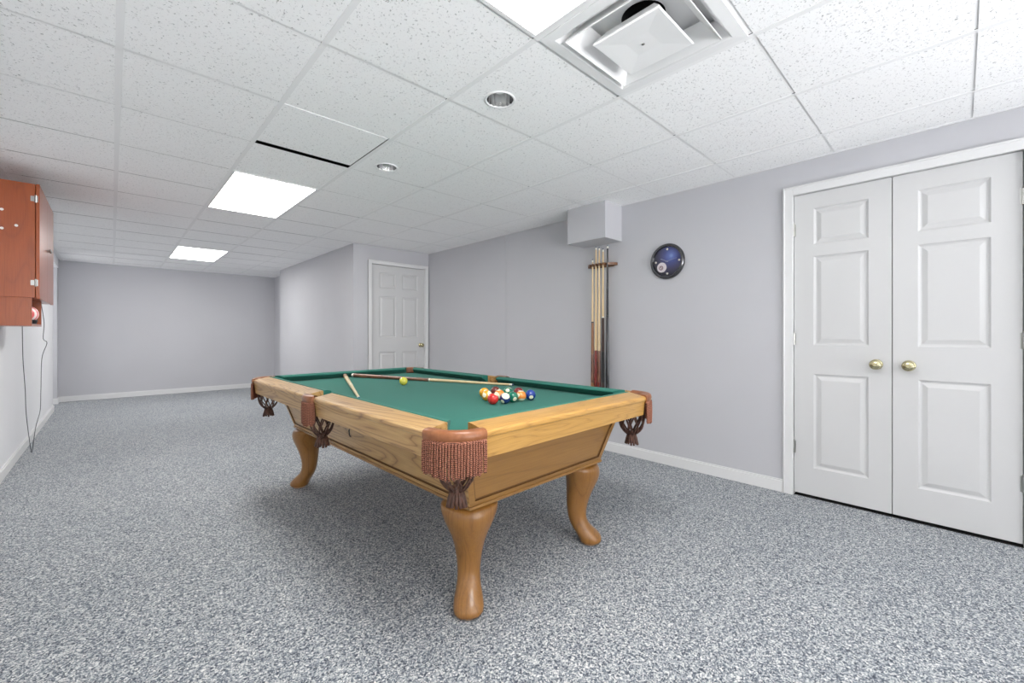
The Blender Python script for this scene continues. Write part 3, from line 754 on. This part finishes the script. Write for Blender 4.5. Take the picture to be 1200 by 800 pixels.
# striped ball on its stand in the tray
def stripes():
    m = mat('pink and white bands', rough=.3); t = NT(m); c = t.n('ShaderNodeTexCoord'); ln = t.n('ShaderNodeSeparateXYZ'); t.l(c.outputs['Object'], ln.inputs[0])
    a = t.n('ShaderNodeMath', operation='MULTIPLY_ADD'); t.l(ln.outputs['Y'], a.inputs[0]); a.inputs[1].default_value = 7.6; a.inputs[2].default_value = .5
    pk, wh = srgb(222,96,98), srgb(244,226,224)
    r = t.ramp(a.outputs[0], [(0, pk[:3]), (.16, wh[:3]), (.28, pk[:3]), (.38, wh[:3]), (.48, pk[:3]), (.62, wh[:3])], 'CONSTANT'); t.l(r.outputs[0], t.b.inputs['Base Color']); return m
m = MB(); bmesh.ops.create_uvsphere(m.bm, u_segments=28, v_segments=18, radius=.064)
sb = m.build('striped_ball', stripes(), smooth=True); sb.location = (XL+.150, 4.55+.315, 1.175+.016+.034+.041)
tag(sb, 'small pink and white banded ball in the open tray of the wall cabinet', 'ball')
m = MB(); m.lathe([(.050,0),(.052,.003),(.058,.028),(.055,.032),(.050,.024),(.034,.009),(.001,.006)], n=28)
sd = m.build('ball_stand', BLACK, smooth='auto'); sd.location = (XL+.150, 4.55+.315, 1.175+.0165); tag(sd, 'small dark round stand under the banded ball in the cabinet tray', 'stand')
# cords
def cord(pts, label):
    P = [Vector(p) for p in pts]; out = []
    for i in range(len(P)-1):
        a, b, c_, d = P[max(i-1,0)], P[i], P[i+1], P[min(i+2, len(P)-1)]
        for k in range(8):
            t = k/8; out.append(.5*((2*b)+(c_-a)*t+(2*a-5*b+4*c_-d)*t*t+(3*b-a-3*c_+d)*t**3))
    out.append(P[-1]); m = MB(); m.tube(out, .0024, n=6)
    tag(m.build('power_cord', mat('dark grey cord', srgb(66,66,70), .5), smooth=True), label, 'cord', 'cords hanging under the wall cabinet')
cord([(-.524,5.0,1.174),(-.541,5.204,.919),(-.549,5.408,.643),(-.565,5.612,.451),(-.572,5.816,.247),(-.572,6.02,.006)], 'thin dark cord hanging straighter, left of two below the wall cabinet')
cord([(-.445,5.22,1.372),(-.431,5.25,1.209),(-.439,5.3,1.078),(-.420,5.32,1.038),(-.455,5.4,.907),(-.477,5.6,.617),(-.494,5.75,.423),(-.533,5.9,.259),(-.568,6.03,.006)], 'thin dark kinked cord, right of two below the wall cabinet')

# ------------------------------------------------------------------ light
wd = bpy.data.worlds.new('dim surroundings'); S.world = wd; wd.use_nodes = True
wd.node_tree.nodes['Background'].inputs[0].default_value = (.5,.5,.5,1); wd.node_tree.nodes['Background'].inputs[1].default_value = .05

# daylight: added lamp aimed up from behind the viewer to brighten the ceiling
ld = bpy.data.lights.new('ceiling_fill', 'AREA'); ld.shape = 'RECTANGLE'; ld.size = 3.2; ld.size_y = 1.6; ld.energy = 88; ld.color = (.98, .985, 1); ld.spread = math.radians(95)
lo = bpy.data.objects.new('ceiling_fill', ld); COL.objects.link(lo); lo.location = (1.15, YF+.5, .95); lo.rotation_euler = (PI/2+math.radians(35), 0, 0)

# ----------------------------------------------------------------- camera
FPX, HY, YAW = 496.28, 390.16, .75694
cd = bpy.data.cameras.new('camera'); cam = bpy.data.objects.new('camera', cd); COL.objects.link(cam)
cd.sensor_fit = 'HORIZONTAL'; cd.sensor_width = 36; cd.lens = FPX*36/1200; cd.shift_y = (HY-400)/1200; cd.clip_start = .02; cd.clip_end = 60
cam.location = (-.0223, .0425, 1.1235); cam.rotation_euler = (PI/2, 0, -YAW)
S.camera = cam
S.view_settings.view_transform = 'Standard'; S.view_settings.look = 'None'; S.view_settings.gamma = 1; S.view_settings.use_curve_mapping = False
S.view_settings.exposure = 0.27
S.cycles.use_denoising = True; S.cycles.max_bounces = 10; S.cycles.diffuse_bounces = 8
